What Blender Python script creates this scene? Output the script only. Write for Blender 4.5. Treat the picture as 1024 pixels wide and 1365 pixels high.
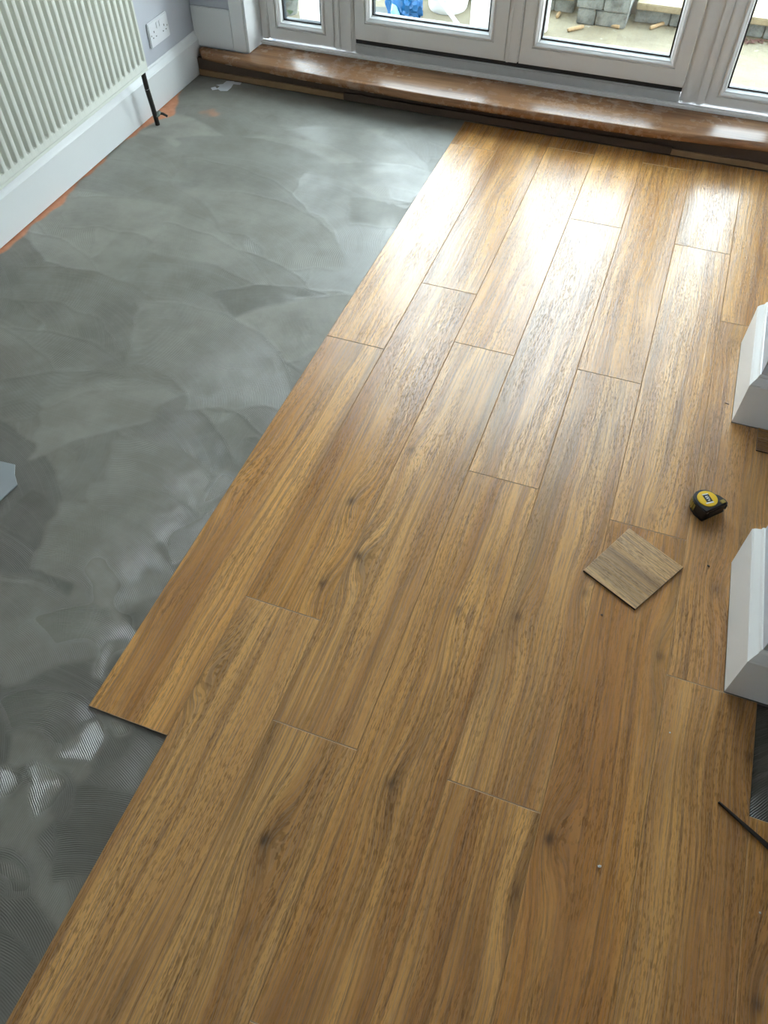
import bpy, bmesh, math, random
import numpy as np
from mathutils import Vector, Matrix

for o in list(bpy.data.objects): bpy.data.objects.remove(o)
S = bpy.context.scene
COL = S.collection
random.seed(7)
rng = np.random.default_rng(11)

# ------------------------------------------------------------------ camera
F_PX = 1031.3
CAM = Vector((0.77587, 0.0, 1.44035))
cd = bpy.data.cameras.new('camera')
cam = bpy.data.objects.new('camera', cd); COL.objects.link(cam)
cam.location = CAM
cam.rotation_euler = (math.radians(38.464), 0, math.radians(20.14))
cd.sensor_fit = 'VERTICAL'; cd.sensor_height = 36.0
cd.lens = F_PX / 1365 * 36.0
cd.clip_start = 0.02
S.camera = cam

# ------------------------------------------------------------------ sky (overcast) and exposure
w = bpy.data.worlds.new('overcast_sky'); S.world = w
w.use_nodes = True
wn = w.node_tree.nodes; bg = wn['Background']
tc = wn.new('ShaderNodeTexCoord'); sx = wn.new('ShaderNodeSeparateXYZ'); wl = w.node_tree.links
up = wn.new('ShaderNodeMath'); up.operation = 'POWER'; up.use_clamp = True; up.inputs[1].default_value = 0.7
mx0 = wn.new('ShaderNodeMath'); mx0.operation = 'MAXIMUM'; mx0.inputs[1].default_value = 0.0
rp = wn.new('ShaderNodeValToRGB')                     # hazy bright horizon fading smoothly to a darker zenith
rp.color_ramp.elements[0].color = (1.24, 1.33, 1.38, 1); rp.color_ramp.elements[1].color = (0.25, 0.34, 0.42, 1)
wl.new(tc.outputs['Generated'], sx.inputs[0]); wl.new(sx.outputs[2], mx0.inputs[0]); wl.new(mx0.outputs[0], up.inputs[0])
wl.new(up.outputs[0], rp.inputs[0]); wl.new(rp.outputs[0], bg.inputs[0])
bg.inputs[1].default_value = 11.5
S.view_settings.view_transform = 'Standard'
S.view_settings.look = 'None'
S.view_settings.gamma = 1.0
S.view_settings.use_curve_mapping = False
S.view_settings.exposure = 0.70

# ------------------------------------------------------------------ pixel -> place
CR = Matrix.Rotation(math.radians(20.14), 3, 'Z') @ Matrix.Rotation(math.radians(38.464), 3, 'X')
def on_floor(px, py, z=0.0):
    d = CR @ Vector(((px - 512) / F_PX, -(py - 682.5) / F_PX, -1))
    t = (z - CAM.z) / d.z
    p = CAM + t * d
    return (p.x, p.y)

# ------------------------------------------------------------------ helpers
def tag(o, label=None, cat=None, group=None, kind=None):
    if label: o['label'] = label
    if cat: o['category'] = cat
    if group: o['group'] = group
    if kind: o['kind'] = kind
    return o

def mesh_obj(name, me, mats, parent=None, loc=None):
    o = bpy.data.objects.new(name, me); COL.objects.link(o)
    if not isinstance(mats, (list, tuple)): mats = [mats]
    if len(me.materials) == 0:
        for m in mats: me.materials.append(m)
    if parent: o.parent = parent
    if loc: o.location = loc
    return o

def obj(name, bm, mats, parent=None, loc=None, smooth=False, recalc=True):
    if recalc: bmesh.ops.recalc_face_normals(bm, faces=bm.faces)
    me = bpy.data.meshes.new(name); bm.to_mesh(me); bm.free()
    if smooth:
        for p in me.polygons: p.use_smooth = True
        me.set_sharp_from_angle(angle=math.radians(38))
    return mesh_obj(name, me, mats, parent, loc)

def empty(name, loc=(0, 0, 0), rz=0.0, parent=None):
    o = bpy.data.objects.new(name, None); COL.objects.link(o)
    o.empty_display_size = 0.05
    o.location = loc; o.rotation_euler = (0, 0, rz)
    if parent: o.parent = parent
    return o

def box(bm, x0, x1, y0, y1, z0, z1, bev=0.0, seg=2):
    vs = [bm.verts.new((x, y, z)) for z in (z0, z1) for y in (y0, y1) for x in (x0, x1)]
    fs = [(0, 2, 3, 1), (4, 5, 7, 6), (0, 1, 5, 4), (2, 6, 7, 3), (0, 4, 6, 2), (1, 3, 7, 5)]
    faces = [bm.faces.new([vs[i] for i in f]) for f in fs]
    if bev > 0:
        es = list({e for f in faces for e in f.edges})
        bmesh.ops.bevel(bm, geom=es, offset=bev, segments=seg, affect='EDGES', clamp_overlap=True)
    return vs

def new_box(x0, x1, y0, y1, z0, z1, bev=0.0, seg=2):
    bm = bmesh.new(); box(bm, x0, x1, y0, y1, z0, z1, bev, seg); return bm

def prism(bm, pts, z0, z1, bev=0.0, seg=2):
    b = [bm.verts.new((x, y, z0)) for x, y in pts]
    t = [bm.verts.new((x, y, z1)) for x, y in pts]
    n = len(pts)
    fs = [bm.faces.new(t), bm.faces.new(b[::-1])]
    for i in range(n):
        fs.append(bm.faces.new((b[i], b[(i + 1) % n], t[(i + 1) % n], t[i])))
    if bev > 0:
        es = [e for e in fs[0].edges] + [e for e in fs[1].edges]
        bmesh.ops.bevel(bm, geom=es, offset=bev, segments=seg, affect='EDGES', clamp_overlap=True)

def tube(bm, pts, r, n=12, cap=True):
    pts = [Vector(p) for p in pts]
    rs = r if isinstance(r, (list, tuple)) else [r] * len(pts)
    rings = []; up = None
    for i, p in enumerate(pts):
        d = (pts[min(i + 1, len(pts) - 1)] - pts[max(i - 1, 0)]).normalized()
        if up is None:
            up = Vector((0, 0, 1)) if abs(d.z) < .9 else Vector((1, 0, 0))
        a = d.cross(up).normalized(); b = a.cross(d).normalized(); up = b
        rings.append([bm.verts.new(p + rs[i] * (math.cos(2 * math.pi * k / n) * a + math.sin(2 * math.pi * k / n) * b)) for k in range(n)])
    for r0, r1 in zip(rings, rings[1:]):
        for k in range(n):
            bm.faces.new((r0[k], r0[(k + 1) % n], r1[(k + 1) % n], r1[k]))
    if cap:
        bm.faces.new(rings[0][::-1]); bm.faces.new(rings[-1])

def lathe(bm, prof, n=24, c=(0, 0)):
    rings = []
    for r, z in prof:
        if r < 1e-6: rings.append([bm.verts.new((c[0], c[1], z))])
        else: rings.append([bm.verts.new((c[0] + r * math.cos(2 * math.pi * k / n), c[1] + r * math.sin(2 * math.pi * k / n), z)) for k in range(n)])
    for a, b in zip(rings, rings[1:]):
        for k in range(n):
            k2 = (k + 1) % n
            if len(a) == 1 and len(b) == 1: continue
            if len(a) == 1: bm.faces.new((a[0], b[k], b[k2]))
            elif len(b) == 1: bm.faces.new((a[k], a[k2], b[0]))
            else: bm.faces.new((a[k], a[k2], b[k2], b[k]))

def mould(bm, path, prof):
    """Extrude a closed (outwards, height) profile along a floor polyline with mitred corners; outwards = left of travel."""
    P = [Vector(p) for p in path]; cols = []
    for i, p in enumerate(P):
        ns = []
        if i > 0: d = (P[i] - P[i - 1]).normalized(); ns.append(Vector((-d.y, d.x)))
        if i < len(P) - 1: d = (P[i + 1] - P[i]).normalized(); ns.append(Vector((-d.y, d.x)))
        m = sum(ns, Vector((0, 0)))
        m = m.normalized(); m = m / max(0.2, m.dot(ns[0]))
        cols.append([bm.verts.new((p.x + m.x * o, p.y + m.y * o, z)) for o, z in prof])
    n = len(prof)
    for a, b in zip(cols, cols[1:]):
        for k in range(n):
            bm.faces.new((a[k], a[(k + 1) % n], b[(k + 1) % n], b[k]))
    bm.faces.new(cols[0][::-1]); bm.faces.new(cols[-1])

# ------------------------------------------------------------------ node helpers
class N:
    def __init__(s, name):
        s.m = bpy.data.materials.new(name); s.m.use_nodes = True
        s.t = s.m.node_tree; s.b = s.t.nodes['Principled BSDF']; s.out = s.t.nodes['Material Output']
    def n(s, typ, **kw):
        nd = s.t.nodes.new(typ)
        for k, v in kw.items(): setattr(nd, k, v)
        return nd
    def put(s, sock, v):
        if hasattr(v, 'is_linked') or isinstance(v, bpy.types.NodeSocket): s.t.links.new(v, sock)
        elif isinstance(v, (tuple, list)) and len(v) == 3 and sock.type == 'RGBA': sock.default_value = (*v, 1)
        else: sock.default_value = v
    def math(s, op, a, b=None, c=None, clamp=False):
        nd = s.n('ShaderNodeMath', operation=op, use_clamp=clamp)
        s.put(nd.inputs[0], a)
        if b is not None: s.put(nd.inputs[1], b)
        if c is not None: s.put(nd.inputs[2], c)
        return nd.outputs[0]
    def mix(s, f, a, b, blend='MIX'):
        nd = s.n('ShaderNodeMix', data_type='RGBA', blend_type=blend)
        s.put(nd.inputs[0], f); s.put(nd.inputs[6], a); s.put(nd.inputs[7], b)
        return nd.outputs[2]
    def noise(s, vec, scale=1.0, detail=2.0, rough=0.5, dist=0.0):
        nd = s.n('ShaderNodeTexNoise')
        if vec is not None: s.put(nd.inputs['Vector'], vec)
        nd.inputs['Scale'].default_value = scale; nd.inputs['Detail'].default_value = detail
        nd.inputs['Roughness'].default_value = rough; nd.inputs['Distortion'].default_value = dist
        return nd.outputs[0]
    def xyz(s, x, y, z=0.0):
        nd = s.n('ShaderNodeCombineXYZ')
        for i, v in enumerate((x, y, z)): s.put(nd.inputs[i], v)
        return nd.outputs[0]
    def sep(s, v):
        nd = s.n('ShaderNodeSeparateXYZ'); s.put(nd.inputs[0], v); return nd.outputs
    def smooth(s, v, a, b, lo=0.0, hi=1.0):
        nd = s.n('ShaderNodeMapRange', interpolation_type='SMOOTHSTEP')
        s.put(nd.inputs[0], v); nd.inputs[1].default_value = a; nd.inputs[2].default_value = b
        nd.inputs[3].default_value = lo; nd.inputs[4].default_value = hi
        return nd.outputs[0]
    def attr(s, name, obj_=False):
        nd = s.n('ShaderNodeAttribute', attribute_name=name)
        if obj_: nd.attribute_type = 'OBJECT'
        return nd.outputs
    def coord(s, k='Object'):
        return s.n('ShaderNodeTexCoord').outputs[k]
    def bump(s, h, strength=0.2, dist=0.002):
        nd = s.n('ShaderNodeBump'); nd.inputs['Strength'].default_value = strength
        nd.inputs['Distance'].default_value = dist; s.put(nd.inputs['Height'], h)
        s.t.links.new(nd.outputs[0], s.b.inputs['Normal'])
    def set(s, color=None, rough=None, spec=None, metal=None, **kw):
        if color is not None: s.put(s.b.inputs['Base Color'], color)
        if rough is not None: s.put(s.b.inputs['Roughness'], rough)
        if spec is not None: s.put(s.b.inputs['Specular IOR Level'], spec)
        if metal is not None: s.put(s.b.inputs['Metallic'], metal)
        for k, v in kw.items(): s.put(s.b.inputs[k], v)
        return s.m

def simple(name, col, rough=0.5, var=0.05, scale=30.0, bump=0.0, bscale=400.0, metal=0.0, spec=0.5):
    n = N(name); c = n.coord()
    f = n.noise(c, scale, 3)
    a = tuple(max(0, v * (1 - var)) for v in col); b = tuple(min(1, v * (1 + var)) for v in col)
    n.set(n.mix(f, a, b), rough, spec, metal)
    if bump > 0: n.bump(n.noise(c, bscale, 2), bump, 0.001)
    return n.m

# ------------------------------------------------------------------ materials
def mat_wood():
    n = N('oak_plank')
    x, y, z = n.sep(n.coord())
    sd = n.attr('seed', True)[2]
    tone = n.attr('tone', True)[2]
    sx = n.math('MULTIPLY', sd, 13.7); sy = n.math('MULTIPLY', sd, 5.3)
    xs = n.math('ADD', x, sx); ys = n.math('ADD', y, sy)
    warp = n.noise(n.xyz(n.math('MULTIPLY', xs, 5.0), n.math('MULTIPLY', ys, 1.1), sd), 1.0, 2, 0.5)
    warp2 = n.noise(n.xyz(n.math('MULTIPLY', xs, 16.0), n.math('MULTIPLY', ys, 6.0), sd), 1.0, 2, 0.5)
    phi = n.math('ADD', xs, n.math('MULTIPLY', n.math('SUBTRACT', warp, 0.5), 0.05))
    phi = n.math('ADD', phi, n.math('MULTIPLY', n.math('SUBTRACT', warp2, 0.5), 0.010))
    cores = None; near = None
    for nm in ('knot_a', 'knot_b'):
        k = n.sep(n.attr(nm, True)[1])
        dx = n.math('SUBTRACT', x, k[0]); dy = n.math('SUBTRACT', y, k[1])
        def bell(ax, ay):
            q = n.math('ADD', n.math('POWER', n.math('DIVIDE', n.math('ABSOLUTE', dx), ax), 2.0), n.math('POWER', n.math('DIVIDE', n.math('ABSOLUTE', dy), ay), 2.0))
            return n.math('MULTIPLY', n.math('EXPONENT', n.math('MULTIPLY', q, -1.0)), k[2])
        wide = bell(0.034, 0.10)
        phi = n.math('ADD', phi, n.math('MULTIPLY', wide, 0.034))
        core = bell(0.009, 0.014)
        cores = core if cores is None else n.math('ADD', cores, core)
        near = wide if near is None else n.math('ADD', near, wide)
    band = n.noise(n.xyz(n.math('MULTIPLY', phi, 26.0), n.math('MULTIPLY', ys, 0.55), sd), 1.0, 3, 0.55)
    ring = n.noise(n.xyz(n.math('MULTIPLY', phi, 150.0), n.math('MULTIPLY', ys, 1.6), sd), 1.0, 2, 0.5)
    fine = n.noise(n.xyz(n.math('MULTIPLY', phi, 420.0), n.math('MULTIPLY', ys, 9.0), sd), 1.0, 2, 0.6)
    pore = n.noise(n.xyz(n.math('MULTIPLY', phi, 480.0), n.math('MULTIPLY', ys, 60.0), sd), 1.0, 1, 0.5)
    pore2 = n.noise(n.xyz(n.math('MULTIPLY', phi, 380.0), n.math('MULTIPLY', ys, 46.0), n.math('ADD', sd, 2.0)), 1.0, 2, 0.6)
    patchy = n.noise(n.xyz(n.math('MULTIPLY', xs, 22.0), n.math('MULTIPLY', ys, 4.0), sd), 1.0, 2, 0.5)
    blotch = n.noise(n.xyz(n.math('MULTIPLY', xs, 9.0), n.math('MULTIPLY', ys, 2.2), sd), 1.0, 3, 0.5)
    grey = n.noise(n.xyz(n.math('MULTIPLY', phi, 14.0), n.math('MULTIPLY', ys, 0.9), n.math('ADD', sd, 4.0)), 1.0, 2, 0.5)
    poremask = n.math('MULTIPLY', n.math('MAXIMUM', n.smooth(pore, 0.53, 0.63), n.smooth(pore2, 0.60, 0.68)), n.smooth(patchy, 0.34, 0.62, 0.25, 1.0))
    broad = n.noise(n.xyz(n.math('MULTIPLY', phi, 11.0), n.math('MULTIPLY', ys, 0.7), n.math('ADD', sd, 9.0)), 1.0, 2, 0.5)
    c = n.mix(n.smooth(n.math('ADD', n.math('MULTIPLY', band, 0.5), n.math('MULTIPLY', broad, 0.5)), 0.36, 0.62), (0.47, 0.208, 0.054), (0.76, 0.395, 0.112))
    c = n.mix(n.smooth(grey, 0.56, 0.74, 0.0, 0.62), c, (0.27, 0.150, 0.060))
    c = n.mix(n.smooth(blotch, 0.52, 0.72, 0.0, 0.5), c, (0.31, 0.138, 0.045))
    c = n.mix(n.smooth(ring, 0.48, 0.64, 0.0, 0.50), c, (0.24, 0.110, 0.034))
    c = n.mix(n.smooth(fine, 0.46, 0.66, 0.0, 0.55), c, (0.16, 0.070, 0.021))
    c = n.mix(n.math('MULTIPLY', poremask, 0.40), c, (0.055, 0.024, 0.008))
    c = n.mix(n.math('MULTIPLY', n.smooth(near, 0.25, 1.0, 0.0, 0.42), n.smooth(ring, 0.40, 0.6)), c, (0.16, 0.085, 0.036))
    c = n.mix(n.math('MINIMUM', n.math('MULTIPLY', cores, 0.85), 0.88), c, (0.060, 0.032, 0.016))
    gain = n.math('ADD', 0.82, n.math('MULTIPLY', tone, 0.74))
    c = n.mix(1.0, c, n.xyz(gain, gain, gain), 'MULTIPLY')
    fade = n.attr('faded', True)[2]
    bw = n.n('ShaderNodeRGBToBW'); n.t.links.new(c, bw.inputs[0])
    c = n.mix(fade, c, n.mix(1.0, n.xyz(bw.outputs[0], bw.outputs[0], bw.outputs[0]), (1.22, 0.99, 0.64), 'MULTIPLY'))
    rough = n.smooth(fine, 0.3, 0.7, 0.24, 0.30)
    n.set(c, rough, n.math('SUBTRACT', 0.78, n.math('MULTIPLY', poremask, 0.5)))
    h = n.math('ADD', n.math('MULTIPLY', ring, 0.9), n.math('SUBTRACT', n.math('MULTIPLY', fine, 0.35), n.math('MULTIPLY', poremask, 0.35)))
    n.bump(h, 0.42, 0.0012)
    return n.m

def mat_adhesive():
    n = N('trowelled_adhesive')
    ph = n.attr('ridge_phase')[2]; am = n.attr('ridge_depth')[2]; tn = n.attr('coat_tone')[2]
    bare = n.attr('bare_floor')[2]; wet = n.attr('wet')[2]
    c = n.coord()
    x, y, z = n.sep(c)
    mott = n.noise(c, 7.0, 4, 0.6)
    speck = n.noise(c, 90.0, 2)
    wob = n.noise(c, 35.0, 2)
    phw = n.math('ADD', ph, n.math('MULTIPLY', wob, 0.003))
    rid = n.math('SINE', n.math('MULTIPLY', phw, 2 * math.pi / 0.0037))
    brk = n.smooth(n.noise(c, 16.0, 3), 0.34, 0.58, 0.25, 1.0)
    drag = n.noise(n.xyz(n.math('MULTIPLY', ph, 140.0), tn, 0.0), 1.0, 3, 0.6)
    col = n.mix(n.smooth(mott, 0.3, 0.7), (0.238, 0.226, 0.190), (0.305, 0.294, 0.252))
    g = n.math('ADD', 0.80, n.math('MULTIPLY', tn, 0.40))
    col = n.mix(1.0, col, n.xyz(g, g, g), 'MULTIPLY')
    col = n.mix(n.smooth(drag, 0.45, 0.75, 0.0, 0.16), col, (0.34, 0.34, 0.32))
    och = n.mix(n.noise(c, 60.0, 3), (0.55, 0.22, 0.11), (0.74, 0.36, 0.22))
    col = n.mix(bare, col, och)
    ro = n.math('SUBTRACT', 0.46, n.math('MULTIPLY', wet, 0.22))
    ro = n.math('ADD', ro, n.math('MULTIPLY', bare, 0.3))
    n.set(col, ro, n.math('ADD', 0.22, n.math('MULTIPLY', wet, 0.4)))
    h = n.math('ADD', n.math('MULTIPLY', n.math('MULTIPLY', rid, am), brk), n.math('ADD', n.math('MULTIPLY', drag, 0.35), n.math('MULTIPLY', speck, 0.18)))
    n.bump(h, 0.62, 0.00090)
    return n.m

M = {}
M['wood'] = mat_wood()
M['adhesive'] = mat_adhesive()
M['bevel'] = simple('plank_edge_bevel', (0.62, 0.43, 0.26), 0.6, 0.15, 60, spec=0.2)
M['bevel_long'] = simple('plank_long_bevel', (0.50, 0.28, 0.11), 0.5, 0.2, 60, spec=0.3)
M['core'] = simple('plank_dark_core', (0.018, 0.012, 0.010), 0.55, 0.2, 80)
M['slab'] = simple('screed', (0.22, 0.21, 0.19), 0.9, 0.1, 8)
M['wall'] = simple('grey_wall_paint', (0.54, 0.555, 0.60), 0.75, 0.03, 4, 0.12, 260)
M['white_wall'] = simple('white_wall_paint', (0.80, 0.77, 0.72), 0.8, 0.02, 4)
M['gloss_white'] = simple('white_gloss_trim', (0.80, 0.81, 0.80), 0.33, 0.02, 10, 0.03, 60)
M['upvc'] = simple('white_plastic_frame', (0.74, 0.73, 0.71), 0.30, 0.03, 9)
M['upvc_grey'] = simple('grey_frame_bottom', (0.46, 0.46, 0.45), 0.5, 0.12, 25)  # threshold in a darker, rougher grey than the other frame members
M['gasket'] = simple('black_rubber', (0.012, 0.013, 0.015), 0.5, 0.1, 40)
M['spacer'] = simple('pane_spacer', (0.05, 0.06, 0.07), 0.35, 0.1, 40, metal=0.6)
M['radiator'] = simple('cream_radiator_enamel', (0.63, 0.645, 0.58), 0.34, 0.02, 9)
M['pipe'] = simple('tarnished_pipe', (0.030, 0.024, 0.020), 0.42, 0.4, 55, metal=0.3)
M['valve'] = simple('tarnished_valve_brass', (0.19, 0.22, 0.19), 0.45, 0.3, 90, metal=0.5)
M['black'] = simple('black_plastic', (0.012, 0.012, 0.013), 0.42, 0.2, 60, 0.1, 800)
M['yellow'] = simple('yellow_plastic', (0.88, 0.56, 0.02), 0.35, 0.05, 60)
M['yellow_dull'] = simple('worn_yellow_rubber', (0.33, 0.24, 0.035), 0.55, 0.2, 120)
M['white'] = simple('white_print', (0.82, 0.82, 0.80), 0.45, 0.02, 50)
M['chrome'] = simple('dull_steel', (0.45, 0.45, 0.44), 0.35, 0.1, 60, metal=0.9)
M['paper'] = simple('torn_paper', (0.78, 0.79, 0.82), 0.8, 0.04, 60)
M['sheet'] = simple('pale_grey_sheet', (0.36, 0.39, 0.40), 0.40, 0.07, 12)
M['socket'] = simple('white_socket_plastic', (0.80, 0.81, 0.83), 0.30, 0.02, 30)
M['slot'] = simple('socket_hole_dark', (0.02, 0.02, 0.02), 0.6, 0.1, 30)
M['crumb'] = simple('dark_vinyl_crumb', (0.022, 0.014, 0.010), 0.6, 0.2, 200)
M['ply'] = simple('raw_timber_strip', (0.25, 0.15, 0.072), 0.6, 0.2, 30)
M['shade_timber'] = simple('shaded_step_timber', (0.07, 0.042, 0.026), 0.7, 0.25, 25)  # base colour darkened to stand for the shade under the nosing

def mat_sill():
    n = N('varnished_hardwood_step')
    x, y, z = n.sep(n.coord())
    g = n.noise(n.xyz(n.math('MULTIPLY', x, 2.5), n.math('MULTIPLY', y, 55.0), n.math('MULTIPLY', z, 55.0)), 1.0, 4, 0.6)
    f = n.noise(n.xyz(n.math('MULTIPLY', x, 9.0), n.math('MULTIPLY', y, 260.0), n.math('MULTIPLY', z, 260.0)), 1.0, 2, 0.6)
    patch = n.noise(n.coord(), 5.0, 3, 0.6)
    dust = n.noise(n.coord(), 28.0, 5, 0.7)
    c = n.mix(n.smooth(g, 0.3, 0.7), (0.20, 0.092, 0.040), (0.36, 0.185, 0.085))
    c = n.mix(n.smooth(f, 0.5, 0.7, 0.0, 0.35), c, (0.11, 0.05, 0.022))
    dm = n.math('MULTIPLY', n.smooth(dust, 0.50, 0.74), n.smooth(patch, 0.46, 0.62))
    c = n.mix(n.math('MULTIPLY', dm, 0.30), c, (0.50, 0.44, 0.39))
    n.set(c, n.math('ADD', 0.27, n.math('MULTIPLY', dm, 0.35)), 0.5)
    n.bump(f, 0.08, 0.001)
    return n.m
M['sill'] = mat_sill()

def mat_glass():
    n = N('clear_window_glass')
    t = n.n('ShaderNodeBsdfTransparent'); t.inputs[0].default_value = (0.93, 0.95, 0.94, 1)
    g = n.n('ShaderNodeBsdfGlossy'); g.inputs['Roughness'].default_value = 0.0
    fr = n.n('ShaderNodeFresnel')
    geo = n.n('ShaderNodeNewGeometry')      # thin pane: both faces see air -> glass
    n.t.links.new(n.math('SUBTRACT', 1.5, n.math('MULTIPLY', geo.outputs['Backfacing'], 0.8333)), fr.inputs[0])
    mx = n.n('ShaderNodeMixShader')
    n.t.links.new(fr.outputs[0], mx.inputs[0]); n.t.links.new(t.outputs[0], mx.inputs[1]); n.t.links.new(g.outputs[0], mx.inputs[2])
    n.t.links.new(mx.outputs[0], n.out.inputs['Surface'])
    n.t.nodes.remove(n.b)
    return n.m
M['glass'] = mat_glass()

def mat_stone(name, a, b, rough=0.9, scale=14.0, spots=0.0):
    n = N(name); c = n.coord()
    f = n.noise(c, scale, 5, 0.65); g = n.noise(c, scale * 6, 3, 0.6)
    col = n.mix(n.smooth(f, 0.35, 0.65), a, b)
    col = n.mix(n.smooth(g, 0.5, 0.75, 0, 0.4), col, tuple(v * 0.55 for v in a))
    if spots > 0:
        s_ = n.noise(c, scale * 2.2, 4, 0.7)
        col = n.mix(n.smooth(s_, 0.60, 0.70, 0, spots), col, (0.62, 0.62, 0.58))
    n.set(col, rough)
    n.bump(g, 0.4, 0.006)
    return n.m
M['patio'] = mat_stone('patio_concrete', (0.142, 0.118, 0.074), (0.182, 0.154, 0.096), 0.9, 5, 0.25)
M['stone'] = mat_stone('grey_walling_stone', (0.085, 0.09, 0.08), (0.19, 0.195, 0.175), 0.95, 16)
M['coping'] = mat_stone('buff_coping_stone', (0.20, 0.155, 0.085), (0.26, 0.205, 0.12), 0.9, 9)
M['terrace'] = mat_stone('upper_terrace_paving', (0.22, 0.205, 0.175), (0.27, 0.25, 0.22), 0.9, 5)
M['stick'] = simple('tan_stick', (0.28, 0.18, 0.085), 0.7, 0.3, 60)
M['plastic_white'] = simple('white_garden_plastic', (0.78, 0.79, 0.78), 0.4, 0.03, 10)
M['blue_bag'] = simple('blue_plastic_bag', (0.006, 0.10, 0.27), 0.3, 0.4, 18)
M['bag_fold'] = simple('pale_turquoise_plastic', (0.20, 0.52, 0.58), 0.35, 0.15, 30)
M['leaf'] = simple('green_leaf', (0.11, 0.20, 0.12), 0.4, 0.5, 30)
M['dark_mat'] = simple('dark_grey_ground_mat', (0.055, 0.062, 0.055), 0.8, 0.3, 40)
M['dead_leaf'] = simple('dead_leaf', (0.17, 0.085, 0.065), 0.7, 0.4, 60)

# ================================================================== SETTING
W = 0.178; L = 1.2205; TH = 0.004
YR = 3.045                         # planks stop under the step's nosing
def wall_x(y):                     # left skirting face drifts a little from the plank lines
    return -1.199 + (3.1 - y) * 0.020

floor = obj('floor', new_box(-1.30, 1.60, -3.6, 3.45, -0.12, -0.0065), M['slab'])
tag(floor, 'floor half covered with oak-look planks, half with grey trowelled adhesive', 'floor', kind='structure')

# ---------------------------------------------------------------- planks
def inset(pts, d):
    n = len(pts); out = []
    for i in range(n):
        a = Vector(pts[i - 1]); b = Vector(pts[i]); c = Vector(pts[(i + 1) % n])
        d1 = (b - a).normalized(); d2 = (c - b).normalized()
        n1 = Vector((-d1.y, d1.x)); n2 = Vector((-d2.y, d2.x))
        m = (n1 + n2); m = m / max(0.3, m.dot(n1)) if m.length > 1e-6 else n1
        q = b + m * d
        out.append((q.x, q.y))
    return out

def plank_mesh(pts, th=TH, bev=0.0014, drop=0.0010, name='plank'):
    bm = bmesh.new(); n = len(pts)
    lo = [bm.verts.new((x, y, -th)) for x, y in pts]
    mi = [bm.verts.new((x, y, -drop)) for x, y in pts]
    tp = [bm.verts.new((x, y, 0)) for x, y in inset(pts, bev)]
    f = bm.faces.new(tp); f.material_index = 0
    f = bm.faces.new(lo[::-1]); f.material_index = 2
    for i in range(n):
        j = (i + 1) % n
        f = bm.faces.new((lo[i], lo[j], mi[j], mi[i])); f.material_index = 2
        f = bm.faces.new((mi[i], mi[j], tp[j], tp[i])); f.material_index = 3 if abs(pts[i][0] - pts[j][0]) < 0.02 else 1
    me = bpy.data.meshes.new(name); bm.to_mesh(me); bm.free()
    for m in (M['wood'], M['bevel'], M['core'], M['bevel_long']): me.materials.append(m)
    return me

shared = {}
FAR = (99.0, 99.0, 0.0)
def plank(row, y0, y1, seed, tone=0.5, ka=None, kb=None, pts=None, name='plank', parent=None):
    """knots are given in pixels of the photograph; z = strength"""
    g = 0.00015
    x0 = row * W; cx, cy = x0 + W / 2, (y0 + y1) / 2
    if pts is None:
        key = round(y1 - y0, 3)
        if key not in shared:
            hx, hy = W / 2 - g, (y1 - y0) / 2 - g
            shared[key] = plank_mesh([(-hx, -hy), (hx, -hy), (hx, hy), (-hx, hy)])
        me = shared[key]
    else:
        me = plank_mesh([(px - cx, py - cy) for px, py in pts])
    o = mesh_obj('plank', me, [], floor, (cx, cy, 0))
    o['seed'] = float(seed); o['tone'] = float(tone); o['faded'] = float(0.03 + 0.22 * ((seed * 7.31 + 0.4) % 1.0))
    for nm, k in (('knot_a', ka), ('knot_b', kb)):
        if k:
            fx, fy = on_floor(k[0], k[1]); o[nm] = [fx - cx, fy - cy, float(k[2])]
        else: o[nm] = [*FAR]
    return o

jA, jB, jC, jD, jE, jF, jG = 1.632, 1.970, 1.732, 2.4905, 1.737, 2.457, 2.096
plank(0, jA + L, YR, 0.13, 0.55)
plank(0, jA, jA + L, 0.37, 0.60, (648, 232, 0.8))
plank(0, jA - L, jA, 0.81, 0.58, (302, 655, 0.5), (215, 800, 0.25))
plank(1, jB, YR, 1.21, 0.42, (672, 262, 0.4))
plank(1, jB - L, jB, 1.73, 0.36, (468, 668, 0.9), (430, 778, 0.8))
plank(1, jB - 2 * L, jB - L, 2.11, 0.52, (262, 905, 1.0), (300, 860, 0.3))
plank(2, jC + L, YR, 2.47, 0.5)
plank(2, jC, jC + L, 2.83, 0.55)
plank(2, jC - L, jC, 3.19, 0.50, (478, 741, 1.0), (548, 600, 0.6))
plank(2, jC - 2 * L, jC - L, 3.61, 0.34, (352, 1120, 1.0), (330, 1240, 0.3))
plank(3, jD, YR, 4.07, 0.66)
plank(3, jD - L, jD, 4.43, 0.60)
plank(3, jD - 2 * L, jD - L, 4.79, 0.40, (520, 1045, 0.7), (610, 815, 0.5))
plank(3, jD - 3 * L, jD - 2 * L, 5.03, 0.45)
plank(4, jE + L, YR, 5.29, 0.5)
plank(4, jE, jE + L, 5.57, 0.44, (855, 380, 0.4))
plank(4, jE - L, jE, 5.93, 0.52, (690, 822, 0.7), (780, 790, 0.6))
plank(4, jE - 2 * L, jE - L, 6.31, 0.42, (690, 1190, 0.5))
plank(5, jF, YR, 6.71, 0.50, (930, 250, 0.3))
plank(5, jF - L, jF, 7.13, 0.46, (870, 690, 0.4))
plank(5, jF - 2 * L, jF - L, 7.49, 0.46, (732, 1118, 1.0), (880, 875, 0.7))
plank(5, jF - 3 * L, jF - 2 * L, 7.81, 0.4)
X6, X7 = 6 * W, 7 * W
plank(6, jG, YR, 8.23, 0.52)
yG = jG - L
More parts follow.
